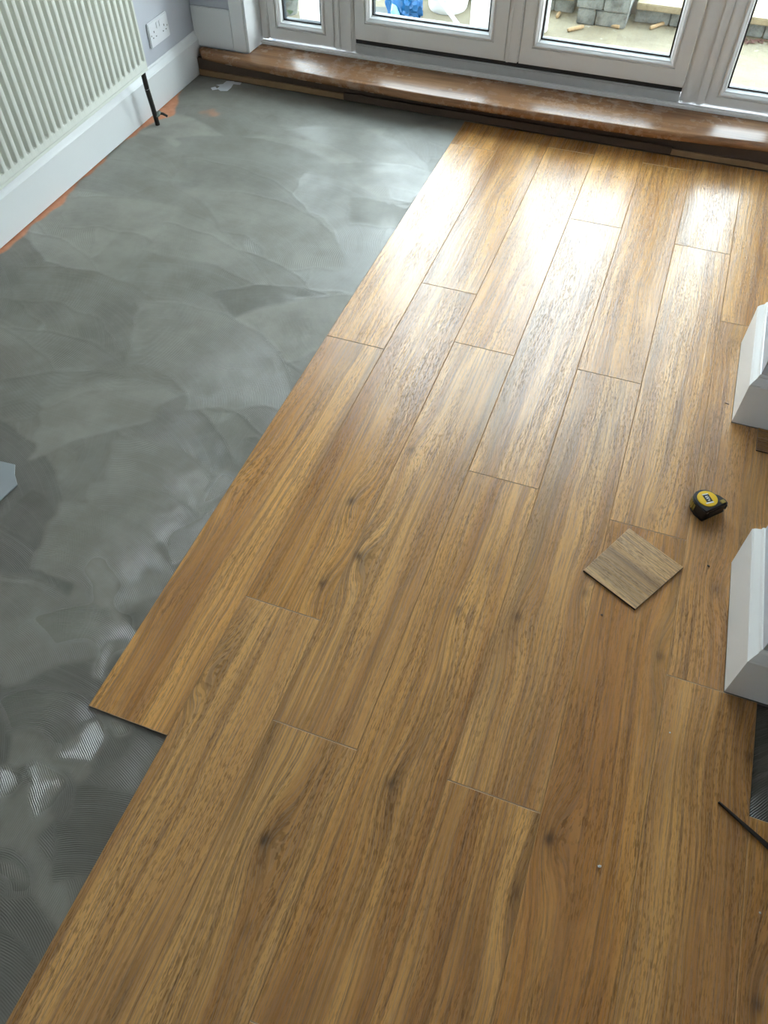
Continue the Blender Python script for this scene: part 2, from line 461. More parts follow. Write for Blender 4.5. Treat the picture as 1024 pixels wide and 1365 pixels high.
plank(6, yG, jG, 8.67, 0.54, (975, 455, 0.4), (955, 785, 0.6),
      pts=[(X6, yG), (1.181, yG), (1.170, 1.208), (X7, 1.208), (X7, 1.669), (1.133, 1.669), (1.133, 2.012), (X7, 2.012), (X7, jG), (X6, jG)])
plank(6, yG - L, yG, 9.05, 0.40, (930, 1010, 0.4), (1000, 1010, 0.6))
plank(7, 0.642 - L, 0.642, 9.41, 0.34, (1010, 1340, 0.9))
plank(7, jG, YR, 9.77, 0.5)
plank(7, 1.215, 1.662, 10.1, 0.45)

# ---------------------------------------------------------------- adhesive coat (trowel sweeps stored per vertex)
def adhesive(name, x0, x1, y0, y1, step, sweeps, bare_fn=None, skew=None, pats=()):
    nx = int(round((x1 - x0) / step)) + 1; ny = int(round((y1 - y0) / step)) + 1
    X, Y = np.meshgrid(np.linspace(x0, x1, nx), np.linspace(y0, y1, ny))
    if skew is not None:
        lo = skew(Y); X = lo + (X - x0) / (x1 - x0) * (x1 - lo)
    ph = X.copy(); am = np.full(X.shape, 0.4); tn = np.full(X.shape, 0.5); wet = np.zeros(X.shape)
    idm = np.zeros(X.shape, int); hgt = np.zeros(X.shape)
    wob = 0.006 * np.sin(X * 43 + 1.3 * Y * 21) + 0.004 * np.sin(Y * 67 - X * 29)
    for i, s in enumerate(sweeps):
        cx, cy, r0, r1, a0, a1, amp, tone, wt = s
        dx, dy = X - cx, Y - cy
        r = np.hypot(dx, dy)
        am_ = math.radians((a0 + a1) / 2)
        d = (np.arctan2(dy, dx) - am_ + math.pi) % (2 * math.pi) - math.pi
        m = (r + wob > r0) & (r + wob * 0.5 < r1) & (np.abs(d) + wob * 3 < math.radians((a1 - a0) / 2))
        ph[m] = r[m]; am[m] = amp; tn[m] = tone; wet[m] = wt; idm[m] = i + 1
    for i, (pix, tone, wt, amp) in enumerate(pats):
        m = in_poly(X + wob, Y + wob * .7, [on_floor(*q) for q in pix])
        ph[m] = (X * 0.72 + Y * 0.70 + 0.25 * (X - Y * .9) ** 2)[m]; am[m] = amp; tn[m] = tone; wet[m] = wt; idm[m] = 1000 + i
    e = np.zeros(X.shape, bool)
    e[1:, :] |= idm[1:, :] != idm[:-1, :]; e[:-1, :] |= idm[1:, :] != idm[:-1, :]
    e[:, 1:] |= idm[:, 1:] != idm[:, :-1]; e[:, :-1] |= idm[:, 1:] != idm[:, :-1]
    am[e] = 0.0
    ee = e.astype(float)
    k = ee.copy()
    for _ in range(2):
        k[1:-1, 1:-1] = (k[1:-1, 1:-1] * 2 + k[:-2, 1:-1] + k[2:, 1:-1] + k[1:-1, :-2] + k[1:-1, 2:]) / 6
    hgt = k * 0.0007 + 0.0004 * np.sin(X * 9 + Y * 4) + 0.0003 * np.sin(Y * 13 - X * 6)
    Z = -TH - 0.0006 + np.clip(hgt, -0.001, 0.0006) - 0.0004
    def soft(a, it):
        for _ in range(it):
            a[1:-1, 1:-1] = (a[1:-1, 1:-1] * 2 + a[:-2, 1:-1] + a[2:, 1:-1] + a[1:-1, :-2] + a[1:-1, 2:]) / 6
    soft(tn, 5); soft(wet, 8); soft(am, 5)
    am[e] *= 0.3
    bare = np.zeros(X.shape)
    if bare_fn is not None:
        bare = bare_fn(X, Y); am *= (1 - bare); Z -= bare * 0.0006
    me = bpy.data.meshes.new(name)
    nv = nx * ny
    me.vertices.add(nv)
    me.vertices.foreach_set('co', np.stack([X, Y, Z], -1).reshape(-1).astype(np.float32))
    a = (np.arange(ny - 1)[:, None] * nx + np.arange(nx - 1)[None]).ravel()
    q = np.stack([a, a + 1, a + nx + 1, a + nx], -1)
    me.loops.add(q.size); me.polygons.add(len(q))
    me.loops.foreach_set('vertex_index', q.ravel().astype(np.int32))
    me.polygons.foreach_set('loop_start', (np.arange(len(q)) * 4).astype(np.int32))
    me.polygons.foreach_set('use_smooth', np.ones(len(q), bool))
    me.update(calc_edges=True)
    for nm, arr in (('ridge_phase', ph), ('ridge_depth', am), ('coat_tone', tn), ('bare_floor', bare), ('wet', wet)):
        at = me.attributes.new(nm, 'FLOAT', 'POINT'); at.data.foreach_set('value', arr.ravel().astype(np.float32))
    return mesh_obj(name, me, M['adhesive'], floor)

def circ(p, q, r):
    ax, ay = p; bx, by = q; cx, cy = r
    d = 2 * (ax * (by - cy) + bx * (cy - ay) + cx * (ay - by))
    ux = ((ax * ax + ay * ay) * (by - cy) + (bx * bx + by * by) * (cy - ay) + (cx * cx + cy * cy) * (ay - by)) / d
    uy = ((ax * ax + ay * ay) * (cx - bx) + (bx * bx + by * by) * (ax - cx) + (cx * cx + cy * cy) * (bx - ax)) / d
    return ux, uy, math.hypot(ax - ux, ay - uy)

sweeps = []
yy = 3.35                                               # broad smooth strokes first, from the step towards the room
while yy > -0.6:
    for xx in np.arange(-1.5, 0.5, 0.33):
        cx = xx + rng.uniform(-.12, .12) - 0.25; cy = yy + rng.uniform(-.08, .08) - 0.3
        R = rng.uniform(0.34, 0.62); wd = rng.uniform(0.16, 0.26)
        a = rng.uniform(20, 80); sp = rng.uniform(45, 85)
        far = min(1, max(0, (yy - 1.4) / 1.2))
        sweeps.append((cx, cy, R - wd, R, a - sp, a + sp, rng.uniform(.3, .7) * (1 - 0.55 * far), rng.uniform(.05, .95) if yy > 1.4 else (rng.uniform(-.1, .4) if yy > .95 else rng.uniform(-.45, -.25)), rng.uniform(0, .9) ** 1.5))  # tone drops towards the camera: the floor's dimming painted into the coat
    yy -= 0.21
def edge_sweep(a, b, c, wd, amp, tone, wt, ext=12):     # a sweep whose outer edge runs through three photographed points
    p, q, r = [on_floor(*k) for k in (a, b, c)]
    cx, cy, R = circ(p, q, r); R = min(R, 3.0); wd = min(wd, .62 * R)
    an = [math.degrees(math.atan2(k[1] - cy, k[0] - cx)) for k in (p, q, r)]
    an = [an[1] + ((k - an[1] + 180) % 360 - 180) for k in an]
    sweeps.append((cx, cy, max(0.0, R - wd), R, min(an) - ext, max(an) + ext, amp, tone, wt))
edge_sweep((230, 402), (334, 435), (390, 508), 0.30, 0.55, 0.5, 0.4)
edge_sweep((60, 532), (140, 505), (233, 520), 0.30, 0.45, 0.6, 0.3, 4)
edge_sweep((180, 585), (248, 605), (292, 655), 0.24, 0.6, 0.55, 0.5)
edge_sweep((150, 640), (225, 655), (272, 700), 0.20, 0.7, 0.45, 0.8)
edge_sweep((120, 672), (190, 702), (236, 755), 0.20, 0.75, 0.45, 0.7)
edge_sweep((0, 760), (80, 785), (125, 830), 0.20, 0.6, 0.30, 0.4)
edge_sweep((60, 812), (132, 803), (185, 845), 0.22, 0.8, 0.38, 0.9)
edge_sweep((20, 918), (85, 915), (130, 945), 0.24, 0.9, -.2, 0.9, 16)  # dark tones from here on carry the dim near end in the colour
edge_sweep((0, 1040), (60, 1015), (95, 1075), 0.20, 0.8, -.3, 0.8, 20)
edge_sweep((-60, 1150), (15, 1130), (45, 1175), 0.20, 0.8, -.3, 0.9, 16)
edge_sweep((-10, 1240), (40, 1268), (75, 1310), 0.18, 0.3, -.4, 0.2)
patches = [  # skimmed patches without ridges, outlined in the photograph: (outline, tone, wetness, ridge depth)
    ([(110, 757), (118, 742), (140, 745), (157, 760), (163, 780), (156, 800), (164, 832), (150, 822), (146, 806), (132, 812), (118, 790)], 0.9, 1.0, 0.12),
    ([(326, 582), (343, 580), (352, 590), (300, 672), (292, 668), (310, 620)], 0.02, 0.1, 0.05),
    ([(176, 808), (190, 797), (222, 790), (190, 842), (180, 835)], 0.05, 0.15, 0.2),
    ([(32, 1015), (50, 1008), (72, 1016), (86, 1042), (74, 1072), (60, 1085), (42, 1096), (34, 1060)], 0.5, 1.0, 1.5),
    ([(78, 1008), (88, 990), (108, 962), (132, 956), (143, 984), (120, 1018), (95, 1012)], 0.45, 1.0, 1.5),
    ([(-12, 1022), (12, 1016), (17, 1046), (6, 1066), (-8, 1060)], 0.5, 1.0, 1.5),
    ([(-10, 1145), (14, 1150), (32, 1164), (40, 1180), (16, 1178), (-8, 1170)], 0.4, 1.1, 1.45),
    ([(142, 950), (158, 958), (174, 964), (172, 978), (156, 982), (147, 966)], 0.4, 1.1, 1.45),
    ([(120, 880), (140, 858), (160, 850), (140, 905), (122, 900)], 0.4, 1.0, 1.6),
    ([(222, 735), (238, 708), (262, 690), (298, 664), (268, 712), (240, 752)], 0.5, 1.0, 1.5),
    ([(286, 640), (270, 655), (262, 676), (300, 660), (318, 632), (300, 625)], 0.5, 0.9, 1.2),
    ([(0, 768), (55, 786), (40, 812), (0, 860)], 0.2, 0.2, 0.3),
    ([(52, 545), (115, 520), (230, 512), (200, 560), (100, 585), (40, 612)], 0.66, 0.25, 0.12),
]
def in_poly(X, Y, P):
    m = np.zeros(X.shape, bool)
    for (xa, ya), (xb, yb) in zip(P, P[1:] + P[:1]):
        c = ((ya > Y) != (yb > Y)) & (X < (xb - xa) * (Y - ya) / (yb - ya + 1e-12) + xa)
        m ^= c
    return m

def bare(X, Y):
    wx = -1.199 + (3.1 - Y) * 0.020
    d = X - wx
    wdt = 0.010 + 0.012 * np.sin(Y * 7 + 0.8) + 0.008 * np.sin(Y * 23) + 0.004 * np.sin(Y * 61)
    wdt += 0.055 * np.exp(-((Y - 2.70) / 0.075) ** 2)
    wdt -= 0.03 * np.exp(-((Y - 2.98) / 0.12) ** 2)
    m = 1 / (1 + np.exp(np.clip((d - wdt) / 0.0022, -40, 40)))
    px, py = on_floor(281, 149)
    nz = 0.012 * np.sin(X * 90) * np.sin(Y * 70)
    m2 = 0.55 / (1 + np.exp(np.clip((np.hypot((X - px) / 1.3, Y - py) + nz - 0.022) / 0.006, -40, 40)))
    return np.maximum(m, m2)
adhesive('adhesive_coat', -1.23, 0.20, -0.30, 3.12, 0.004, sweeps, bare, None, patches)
adhesive('adhesive_coat', 1.247, 1.47, 0.643, 0.875, 0.004, [(1.6, 0.4, 0, 1, 0, 360, .8, -1.2, .9)])  # very dark tone paints the near pier's shade into this patch

# ---------------------------------------------------------------- walls, ceiling
PL0, PL1 = wall_x(3.40) - 0.016, wall_x(-3.6) - 0.016
def wall_poly(name, pts, z0, z1, mat, label, kind='structure'):
    bm = bmesh.new(); prism(bm, pts, z0, z1)
    o = obj(name, bm, mat); return tag(o, label, 'wall', kind=kind)
wall_poly('wall_left', [(PL1 - .2, -3.6), (PL1, -3.6), (PL0, 3.40), (PL0 - .12, 3.40)], -0.12, 2.45, M['wall'], 'grey painted wall behind the radiator')
bm = bmesh.new()
for q in ((-1.4, -.2, -.12, 2.45), (.4, 1.7, -.12, 2.45), (-.2, .4, -.12, 1.2), (-.2, .4, 1.9, 2.45)):
    box(bm, q[0], q[1], -3.8, -3.6, q[2], q[3])
tag(obj('wall_near', bm, M['white_wall']), 'pale wall with an opening for the added fill window', 'wall', kind='structure')
wf = empty('fill_window', (.1, -3.7, 1.2)); tag(wf, 'white window added behind the camera for fill light', 'window', kind='structure')  # unseen window, added to brighten the dark side of the room
bm = bmesh.new()
for q in ((-.3, -.24, 0, .7), (.24, .3, 0, .7), (-.24, .24, 0, .06), (-.24, .24, .64, .7), (-.03, .03, .06, .64)): box(bm, q[0], q[1], -.03, .03, q[2], q[3])
obj('fill_window_frame', bm, M['gloss_white'], wf)
for a in (-1, 1): obj('pane', new_box(min(a * .03, a * .24), max(a * .03, a * .24), -.003, .003, .06, .64), M['glass'], wf)
wall_poly('wall_right', [(1.475, -3.6), (1.6, -3.6), (1.6, 3.40), (1.475, 3.40)], -0.12, 2.45, M['wall'], 'grey alcove wall beside the chimney piers')
c_ = obj('ceiling', new_box(-1.4, 1.7, -3.8, 3.40, 2.45, 2.6), M['white_wall']); tag(c_, 'flat white ceiling over the room', 'ceiling', kind='structure')

YB = 3.115; YO = 3.42; RX0, RX1 = -0.965, 1.235; ZS = 0.100; ZH = 2.13
bm = bmesh.new()
box(bm, PL0 - .12, RX0, YB, YO, -0.12, 2.45); box(bm, RX1, 1.6, YB, YO, -0.12, 2.45); box(bm, RX0, RX1, YB, YO, ZH, 2.45); box(bm, -5, 5, 3.40, YO, 2.45, 6.0); box(bm, -5, PL0 - .12, 3.40, YO, -.3, 2.45); box(bm, 1.6, 5, 3.40, YO, -.3, 2.45); box(bm, RX0, RX1, YB + .05, YO, -0.12, 0.060)
wb = obj('wall_back', bm, M['wall']); tag(wb, 'wall around the glazed doors, grey with a white boxed base', 'wall', kind='structure')
# white boxed base and architrave on the stub left of the doors, and the mirrored one on the right
for s in (0, 1):
    mir = (lambda x: x) if s == 0 else (lambda x: 2 * 0.135 - x)
    def bxm(bm, a, b, *r, **k): box(bm, min(mir(a), mir(b)), max(mir(a), mir(b)), *r, **k)
    bm = bmesh.new(); bxm(bm, -1.213, -1.030, YB - .012, YB, ZS + .001, 0.250, bev=.003)
    obj('base_panel', bm, M['gloss_white'], wb)
    bm = bmesh.new(); bxm(bm, -1.030, RX0 - 0.0005, YB - .016, YB, ZS + .001, 2.2, bev=.004)
    obj('architrave', bm, M['gloss_white'], wb)
    bm = bmesh.new(); bxm(bm, RX0 - .0005, RX0 + .006, YB - .014, 3.25, ZS + .001, ZH, bev=.002)
    obj('reveal_lining', bm, M['gloss_white'], wb)

# chimney breast: two piers either side of the hearth opening, breast above
FP = [(1.133, 1.670), (1.133, 2.011)]; NP = [(1.181, 0.877), (1.170, 1.207)]
SK = 0.017
bm = bmesh.new()
prism(bm, [(FP[0][0] + SK, 1.670 + SK), (1.475, 1.670 + SK), (1.475, 2.011 - SK), (FP[1][0] + SK, 2.011 - SK)], -0.0045, 1.0)
prism(bm, [(NP[0][0] + SK, .877 + SK), (1.475, .877 + SK), (1.475, 1.207 - SK), (NP[1][0] + SK, 1.207 - SK)], -0.0045, 1.0)
prism(bm, [(NP[0][0] + SK, .877 + SK), (1.475, .877 + SK), (1.475, 2.011 - SK), (FP[1][0] + SK, 2.011 - SK)], 1.0, 2.45)
wc = obj('wall_chimney', bm, M['wall']); tag(wc, 'grey chimney breast with two short piers rising from the planks', 'wall', kind='structure')

# ---------------------------------------------------------------- skirtings
prof = [(0, 0), (SK, 0), (SK, 0.126), (SK - .002, .129), (SK - .0025, .131), (SK - .005, .135), (SK - .010, .142), (SK - .0125, .146), (SK - .0125, .150), (SK - .0145, .154), (0, .155)]
def skirt(name, path, z, label, mat=M['gloss_white'], hs=1.0):
    bm = bmesh.new(); mould(bm, path, [(o, h * hs + z) for o, h in prof])
    return tag(obj(name, bm, mat, smooth=False), label, 'skirting board', kind='structure')
skirt('baseboard_left', [(wall_x(3.10) - SK + .001, YB - .003), (wall_x(-3.6) - SK + .001, -3.59)], 0.0, 'tall white skirting board running behind the radiator')
d = 0.0015
def around(P, y0, y1):
    return [(1.474, y0 + SK), (P[0][0] + SK, y0 + SK), (P[1][0] + SK, y1 - SK), (1.474, y1 - SK)]
skirt('baseboard_far_pier', around(FP, 1.670, 2.011), 0.0012, 'white moulded skirting wrapped round the chimney pier closer to the doors')
skirt('baseboard_near_pier', around(NP, .877, 1.207), 0.0012, 'white moulded skirting wrapped round the chimney pier beside the vinyl offcut')

skirt('baseboard_right', [(1.474, 2.0125), (1.474, 3.05)], 0.0012, 'white skirting in the alcove between the doors and the chimney breast')
skirt('baseboard_alcove', [(1.474, -3.59), (1.474, 0.8755)], 0.0012, 'white skirting in the alcove behind the exposed adhesive')

# ---------------------------------------------------------------- wooden step under the doors
st = empty('door_step', (0, 3.1, 0))
tag(st, 'brown varnished wooden step running under the glazed doors', 'step')
front = [(-1.185, 3.075), (-1.16, 3.048), (-1.0, 3.030), (-0.69, 3.008), (-0.18, 2.990), (0.24, 2.992), (0.69, 3.003), (1.11, 3.040), (1.30, 3.056), (1.474, 3.07)]
def tread():
    bm = bmesh.new()
    tz, r = 0.032, 0.009
    secs = []
    for x, y in front:
        pr = []
        for k in range(9):
            a = -math.pi / 2 + math.pi * k / 8
            pr.append((y + r - r * math.cos(a) - 3.1, ZS - tz / 2 + tz / 2 * math.sin(a)))
        by = YB + .10 if RX0 < x < RX1 else YB - .0165
        pr += [(by - 3.1, ZS), (by - 3.1, ZS - tz)]
        secs.append((x, pr))
    full = []
    for x, pr in secs: full.append([bm.verts.new((x, a, b)) for a, b in pr])
    n = len(secs[0][1])
    for a, b in zip(full, full[1:]):
        for k in range(n): bm.faces.new((a[k], a[(k + 1) % n], b[(k + 1) % n], b[k]))
    bm.faces.new(full[0][::-1]); bm.faces.new(full[-1])
    return bm
# insert section breaks at the reveals so the board fills the doorway
def yfront(x):
    for (xa, ya), (xb, yb) in zip(front, front[1:]):
        if xa <= x <= xb: return ya + (yb - ya) * (x - xa) / (xb - xa)
for xr in (RX0 - .001, RX0 + .008, RX1 - .008, RX1 + .001):
    front.append((xr, yfront(xr)))
front.sort()
obj('tread_board', tread(), M['sill'], st, smooth=True)
obj('riser', new_box(-1.195, 1.474, 3.066 - 3.1, 3.083 - 3.1, -0.0055, ZS - .033), M['shade_timber'], st)
def strip(x0, x1, ya, yb, z0, z1, m, name='riser_strip'):
    bm = bmesh.new(); y0, y1 = ya - 3.1, yb - 3.1; t = 0.010
    vs = [bm.verts.new(v) for v in ((x0, y0, z0), (x1, y1, z0), (x1, y1 + t, z0), (x0, y0 + t, z0), (x0, y0, z1), (x1, y1, z1), (x1, y1 + t, z1), (x0, y0 + t, z1))]
    for f in ((0, 1, 5, 4), (1, 2, 6, 5), (2, 3, 7, 6), (3, 0, 4, 7), (4, 5, 6, 7), (3, 2, 1, 0)): bm.faces.new([vs[i] for i in f])
    bmesh.ops.bevel(bm, geom=list(bm.edges), offset=.0015, segments=1, affect='EDGES')
    obj(name, bm, m, st)
strip(-1.193, -0.52, 3.060, 3.052, 0.001, 0.024, M['ply'])
strip(-0.519, 0.80, 3.049, 3.048, 0.001, 0.030, M['shade_timber'])
strip(0.801, 1.474, 3.048, 3.056, 0.001, 0.022, M['ply'])

# ---------------------------------------------------------------- glazed doors
df = empty('trim_1', (0.135, 3.26, ZS)); tag(df, 'white plastic outer frame holding the glazed doors and side windows', 'door frame', kind='structure')
def frame_box(name, x0, x1, y0, y1, z0, z1, mat, parent, bev=.004):
    p = Vector(parent.location)
    return obj(name, new_box(x0 - p.x, x1 - p.x, y0 - p.y, y1 - p.y, z0 - p.z, z1 - p.z, bev), mat, parent)
YF = 3.222
ZT = ZH - .002
frame_box('threshold', -0.532, 0.776, YF + .002, 3.31, ZS + .001, 0.150, M['upvc_grey'], df)
frame_box('threshold_bead', -0.958, 1.228, YF - .016, YF + .004, ZS + .001, 0.116, M['upvc'], df, .004)
frame_box('head', -0.958, 1.228, YF + .004, 3.31, 2.075, ZT, M['upvc'], df)
frame_box('jamb', -0.958, -0.925, YF + .004, 3.31, 0.117, 2.074, M['upvc'], df)
frame_box('jamb', 1.195, 1.228, YF + .004, 3.31, 0.117, 2.074, M['upvc'], df)
for a, b in ((-0.622, -0.5325), (0.7765, 0.868)):
    c0 = (a + b) / 2
    inn = 1 if a < 0 else -1
    frame_box('mullion', a, b, YF + .006, 3.31, 0.117, 2.074, M['upvc'], df)
    e0 = a + (0.0 if inn > 0 else 0.058); 
    frame_box('mullion_cover', e0 + .004, e0 + .024, YF - .002, YF + .008, 0.117, 2.072, M['upvc'], df, .003)
    frame_box('mullion_stop', c0 + inn * .018 - .018, c0 + inn * .018 + .018, YF - .006, YF + .008, 0.117, 2.072, M['upvc'], df, .005)

def leaf(name, x0, x1, z0, z1, gx0, gx1, gz0, gz1, yf, label, cat):
    r = empty(name, ((x0 + x1) / 2, yf + .03, z0)); tag(r, label, cat, kind='structure')
    p = r.location; yb = yf + .06
    def member(nm, q):            # mitred member: outer edge then inner edge, as (x,z) quad
        bm = bmesh.new()
        a = [bm.verts.new((x - p.x, yf - p.y, z - p.z)) for x, z in q]; b = [bm.verts.new((x - p.x, yb - p.y, z - p.z)) for x, z in q]
        bm.faces.new(a); bm.faces.new(b[::-1])
        for i in range(4): bm.faces.new((a[i], a[(i + 1) % 4], b[(i + 1) % 4], b[i]))
        bmesh.ops.recalc_face_normals(bm, faces=bm.faces)
        es = [bm.edges.get((a[0], a[1])), bm.edges.get((a[2], a[3]))]
        bmesh.ops.bevel(bm, geom=es, offset=.005, segments=2, affect='EDGES')
        obj(nm, bm, M['upvc'], r)
    bw = 0.022
    ix0, ix1, iz0, iz1 = gx0 - bw, gx1 + bw, gz0 - bw, gz1 + bw
    member('rail', [(x0, z0), (x1, z0), (ix1, iz0), (ix0, iz0)])
    member('rail', [(x1, z1), (x0, z1), (ix0, iz1), (ix1, iz1)])
    member('stile', [(x0, z1), (x0, z0), (ix0, iz0), (ix0, iz1)])
    member('stile', [(x1, z0), (x1, z1), (ix1, iz1), (ix1, iz0)])
    yg = yf + .028
    def bead(c0, c1, i0, i1):
        # stepped sloping bead from the member face down to the glass
        bm = bmesh.new(); rows = []
        for t, dy in ((0, -.001), (.22, -.003), (.40, .000), (.55, .004), (.72, .006), (.86, .014), (1.0, .0235)):
            rows.append([bm.verts.new((a[0] + (b[0] - a[0]) * t - p.x, yf + dy - p.y, a[1] + (b[1] - a[1]) * t - p.z)) for a, b in ((c0, i0), (c1, i1))])
        back = [bm.verts.new((v.co.x, yg - .0005 - p.y, v.co.z)) for v in rows[-1]]
        back0 = [bm.verts.new((v.co.x, yg - .0005 - p.y, v.co.z)) for v in rows[0]]
        seq = rows + [back, back0]
        for k in range(len(seq)):
            u, v = seq[k], seq[(k + 1) % len(seq)]
            bm.faces.new((u[0], u[1], v[1], v[0]))
        bm.faces.new([s_[0] for s_ in seq]); bm.faces.new([s_[1] for s_ in seq][::-1])
        obj('glazing_bead', bm, M['upvc'], r)
    O = [(ix0, iz0), (ix1, iz0), (ix1, iz1), (ix0, iz1)]; I = [(gx0, gz0), (gx1, gz0), (gx1, gz1), (gx0, gz1)]
    for k in range(4): bead(O[k], O[(k + 1) % 4], I[k], I[(k + 1) % 4])
    # thin black gasket ring round the pane
    bm = bmesh.new()
    for (xa, xb, za, zb) in ((gx0, gx1, gz0, gz0 + .005), (gx0, gx1, gz1 - .005, gz1), (gx0, gx0 + .005, gz0, gz1), (gx1 - .005, gx1, gz0, gz1)):
        box(bm, xa - p.x, xb - p.x, yg - .006 - p.y, yg - .001 - p.y, za - p.z, zb - p.z)
    obj('gasket', bm, M['gasket'], r)
    bm = bmesh.new()
    for (xa, xb, za, zb) in ((gx0 - .01, gx1 + .01, gz0 - .01, gz0 + .004), (gx0 - .01, gx1 + .01, gz1 - .004, gz1 + .01), (gx0 - .01, gx0 + .004, gz0, gz1), (gx1 - .004, gx1 + .01, gz0, gz1)):
        box(bm, xa - p.x, xb - p.x, yg + .005 - p.y, yg + .020 - p.y, za - p.z, zb - p.z)
    obj('pane_spacer', bm, M['spacer'], r)
    obj('pane', new_box(gx0 - .008 - p.x, gx1 + .008 - p.x, yg - p.y, yg + .004 - p.y, gz0 - .008 - p.z, gz1 + .008 - p.z), M['glass'], r)
    return r
leaf('window_1', -0.924, -0.623, 0.119, 2.074, -0.862, -0.690, 0.190, 2.00, YF + .006, 'narrow fixed side window beside the radiator wall', 'window')
d1 = leaf('door_1', -0.532, 0.098, 0.168, 2.07, -0.462, 0.018, 0.257, 1.99, YF - .002, 'white glazed door leaf with the white tubs showing through its pane', 'door')
d2 = leaf('door_2', 0.150, 0.776, 0.168, 2.07, 0.222, 0.704, 0.256, 1.99, YF - .002, 'white glazed door leaf with the stone garden wall showing through its pane', 'door')
leaf('window_2', 0.869, 1.194, 0.119, 2.074, 0.932, 1.132, 0.180, 2.00, YF + .006, 'narrow fixed side window beside the chimney breast wall', 'window')
p = d1.location
obj('meeting_stile', new_box(0.100 - p.x, 0.148 - p.x, YF - .004 - p.y, YF + .05 - p.y, .168 - p.z, 2.07 - p.z, .004), M['upvc'], d1)
obj('meeting_cover', new_box(0.099 - p.x, 0.114 - p.x, YF - .011 - p.y, YF - .0045 - p.y, .170 - p.z, 2.07 - p.z, .003), M['upvc'], d1)
p = d2.location
bm = bmesh.new(); box(bm, .172 - p.x, .204 - p.x, YF - .012 - p.y, YF - .0025 - p.y, .98 - p.z, 1.20 - p.z, .004)
tube(bm, [(.188 - p.x, YF - .010 - p.y, 1.12 - p.z), (.188 - p.x, YF - .048 - p.y, 1.12 - p.z), (.200 - p.x, YF - .055 - p.y, 1.12 - p.z), (.30 - p.x, YF - .055 - p.y, 1.12 - p.z)], .009, 10)
obj('door_handle', bm, M['upvc'], d2)
frame_box('weather_seal', -0.532, 0.778, YF + .012, YF + .05, 0.1505, 0.1675, M['gasket'], df, 0)

# ================================================================== THINGS INSIDE
# ---------------------------------------------------------------- radiator
Rang = math.atan(0.020)
RL, RZ0, RH = 1.40, 0.214, 0.60
rad = empty('radiator', (wall_x(2.578) + 0.092, 2.578, 0), Rang * .7); rad.rotation_euler[0] = 0.010    # local y runs towards the room (negative), x out from the wall
tag(rad, 'cream ribbed panel radiator hanging on the grey wall above the skirting', 'radiator')
def rad_panel(front):
    P = 0.0333
    n_r = int((RL - 0.030) / P)
    ys = [0.0, -0.004, -0.010]
    hs = [0, 0, 0]
    for i in range(n_r):
        y0 = -0.013 - i * P
        for t, hh in ((0.0, 0), (.05, -.2), (.12, -.85), (.18, -1), (.38, -1), (.44, -.85), (.51, -.2), (.56, 0), (.86, .08)):
            ys.append(y0 - t * P); hs.append(hh)
    ys += [-RL + .006, -RL]; hs += [0, 0]
    dep = 0.019
    zs = [RZ0, RZ0 + .003, RZ0 + .012, RZ0 + .0135, RZ0 + .015, RZ0 + .036, RZ0 + .038, RZ0 + .044, RZ0 + .050, RZ0 + .30, RZ0 + RH - .052, RZ0 + RH - .044, RZ0 + RH - .036, RZ0 + RH - .004, RZ0 + RH]
    fd = [0, 0, 0, 0, 0, 0, .25, .8, 1, 1, 1, .5, 0, 0, 0]
    off = [-.008, 0, 0.0, -.0022, 0, 0, 0, 0, 0, 0, 0, 0, 0, 0, -.008]
    bm = bmesh.new(); g = []
    for z, f, o in zip(zs, fd, off):
        g.append([bm.verts.new((h * dep * f + o - (0.006 if k in (0, len(ys) - 1) else 0), y, z)) for k, (y, h) in enumerate(zip(ys, hs))])
    for a, b in zip(g, g[1:]):
        for k in range(len(ys) - 1): bm.faces.new((a[k], a[k + 1], b[k + 1], b[k]))
    # back sheet closes the panel
    bk = [bm.verts.new(v) for v in ((-.018, 0, RZ0), (-.018, -RL, RZ0), (-.018, -RL, RZ0 + RH), (-.018, 0, RZ0 + RH))]
    bm.faces.new(bk)
    bm.faces.new([g[0][k] for k in range(len(ys))] + [bk[1], bk[0]])
    bm.faces.new([g[-1][k] for k in range(len(ys))][::-1] + [bk[3], bk[2]])
    bm.faces.new([r_[0] for r_ in g][::-1] + [bk[0], bk[3]])
    bm.faces.new([r_[-1] for r_ in g] + [bk[2], bk[1]])
    return bm
obj('front_panel', rad_panel(True), M['radiator'], rad, smooth=True)
obj('back_panel', new_box(-.062, -.050, -RL + .004, -.004, RZ0 + .002, RZ0 + RH - .002, .004), M['radiator'], rad)
bm = bmesh.new()
for i in range(40):
    y = -.03 - i * (RL - .06) / 39
    box(bm, -.049, -.0185, y - .0008, y + .0008, RZ0 + .03, RZ0 + RH - .03)
obj('convector_fins', bm, M['radiator'], rad)
for yb_ in (-0.22, -RL + .22):
    obj('wall_bracket', new_box(-.0915, -.0625, yb_ - .012, yb_ + .012, RZ0 + .05, RZ0 + RH - .05, .002), M['chrome'], rad)
bm = bmesh.new()
px_, py_ = -.042, .018
tube(bm, [(px_ + .004, py_ + .012, -.0045), (px_ + .003, py_ + .008, .06), (px_, py_ + .003, .13), (px_, py_, .20), (px_, py_, .232)], .0092, 14)
pipe = obj('feed_pipe', bm, M['pipe'], rad, smooth=True)
bm = bmesh.new(); tube(bm, [(px_ + .0005, py_ + .0035, .1335), (px_, py_ + .003, .135), (px_, py_ + .0025, .1365)], .0095, 14)
obj('paint_fleck', bm, M['gloss_white'], pipe, smooth=True)
bm = bmesh.new()
tube(bm, [(px_, py_, .222), (px_, py_, .248)], .014, 6); tube(bm, [(px_, py_ + .004, .240), (px_, -.006, .240)], .010, 12)
obj('lockshield_valve', bm, M['chrome'], rad)
bm = bmesh.new()
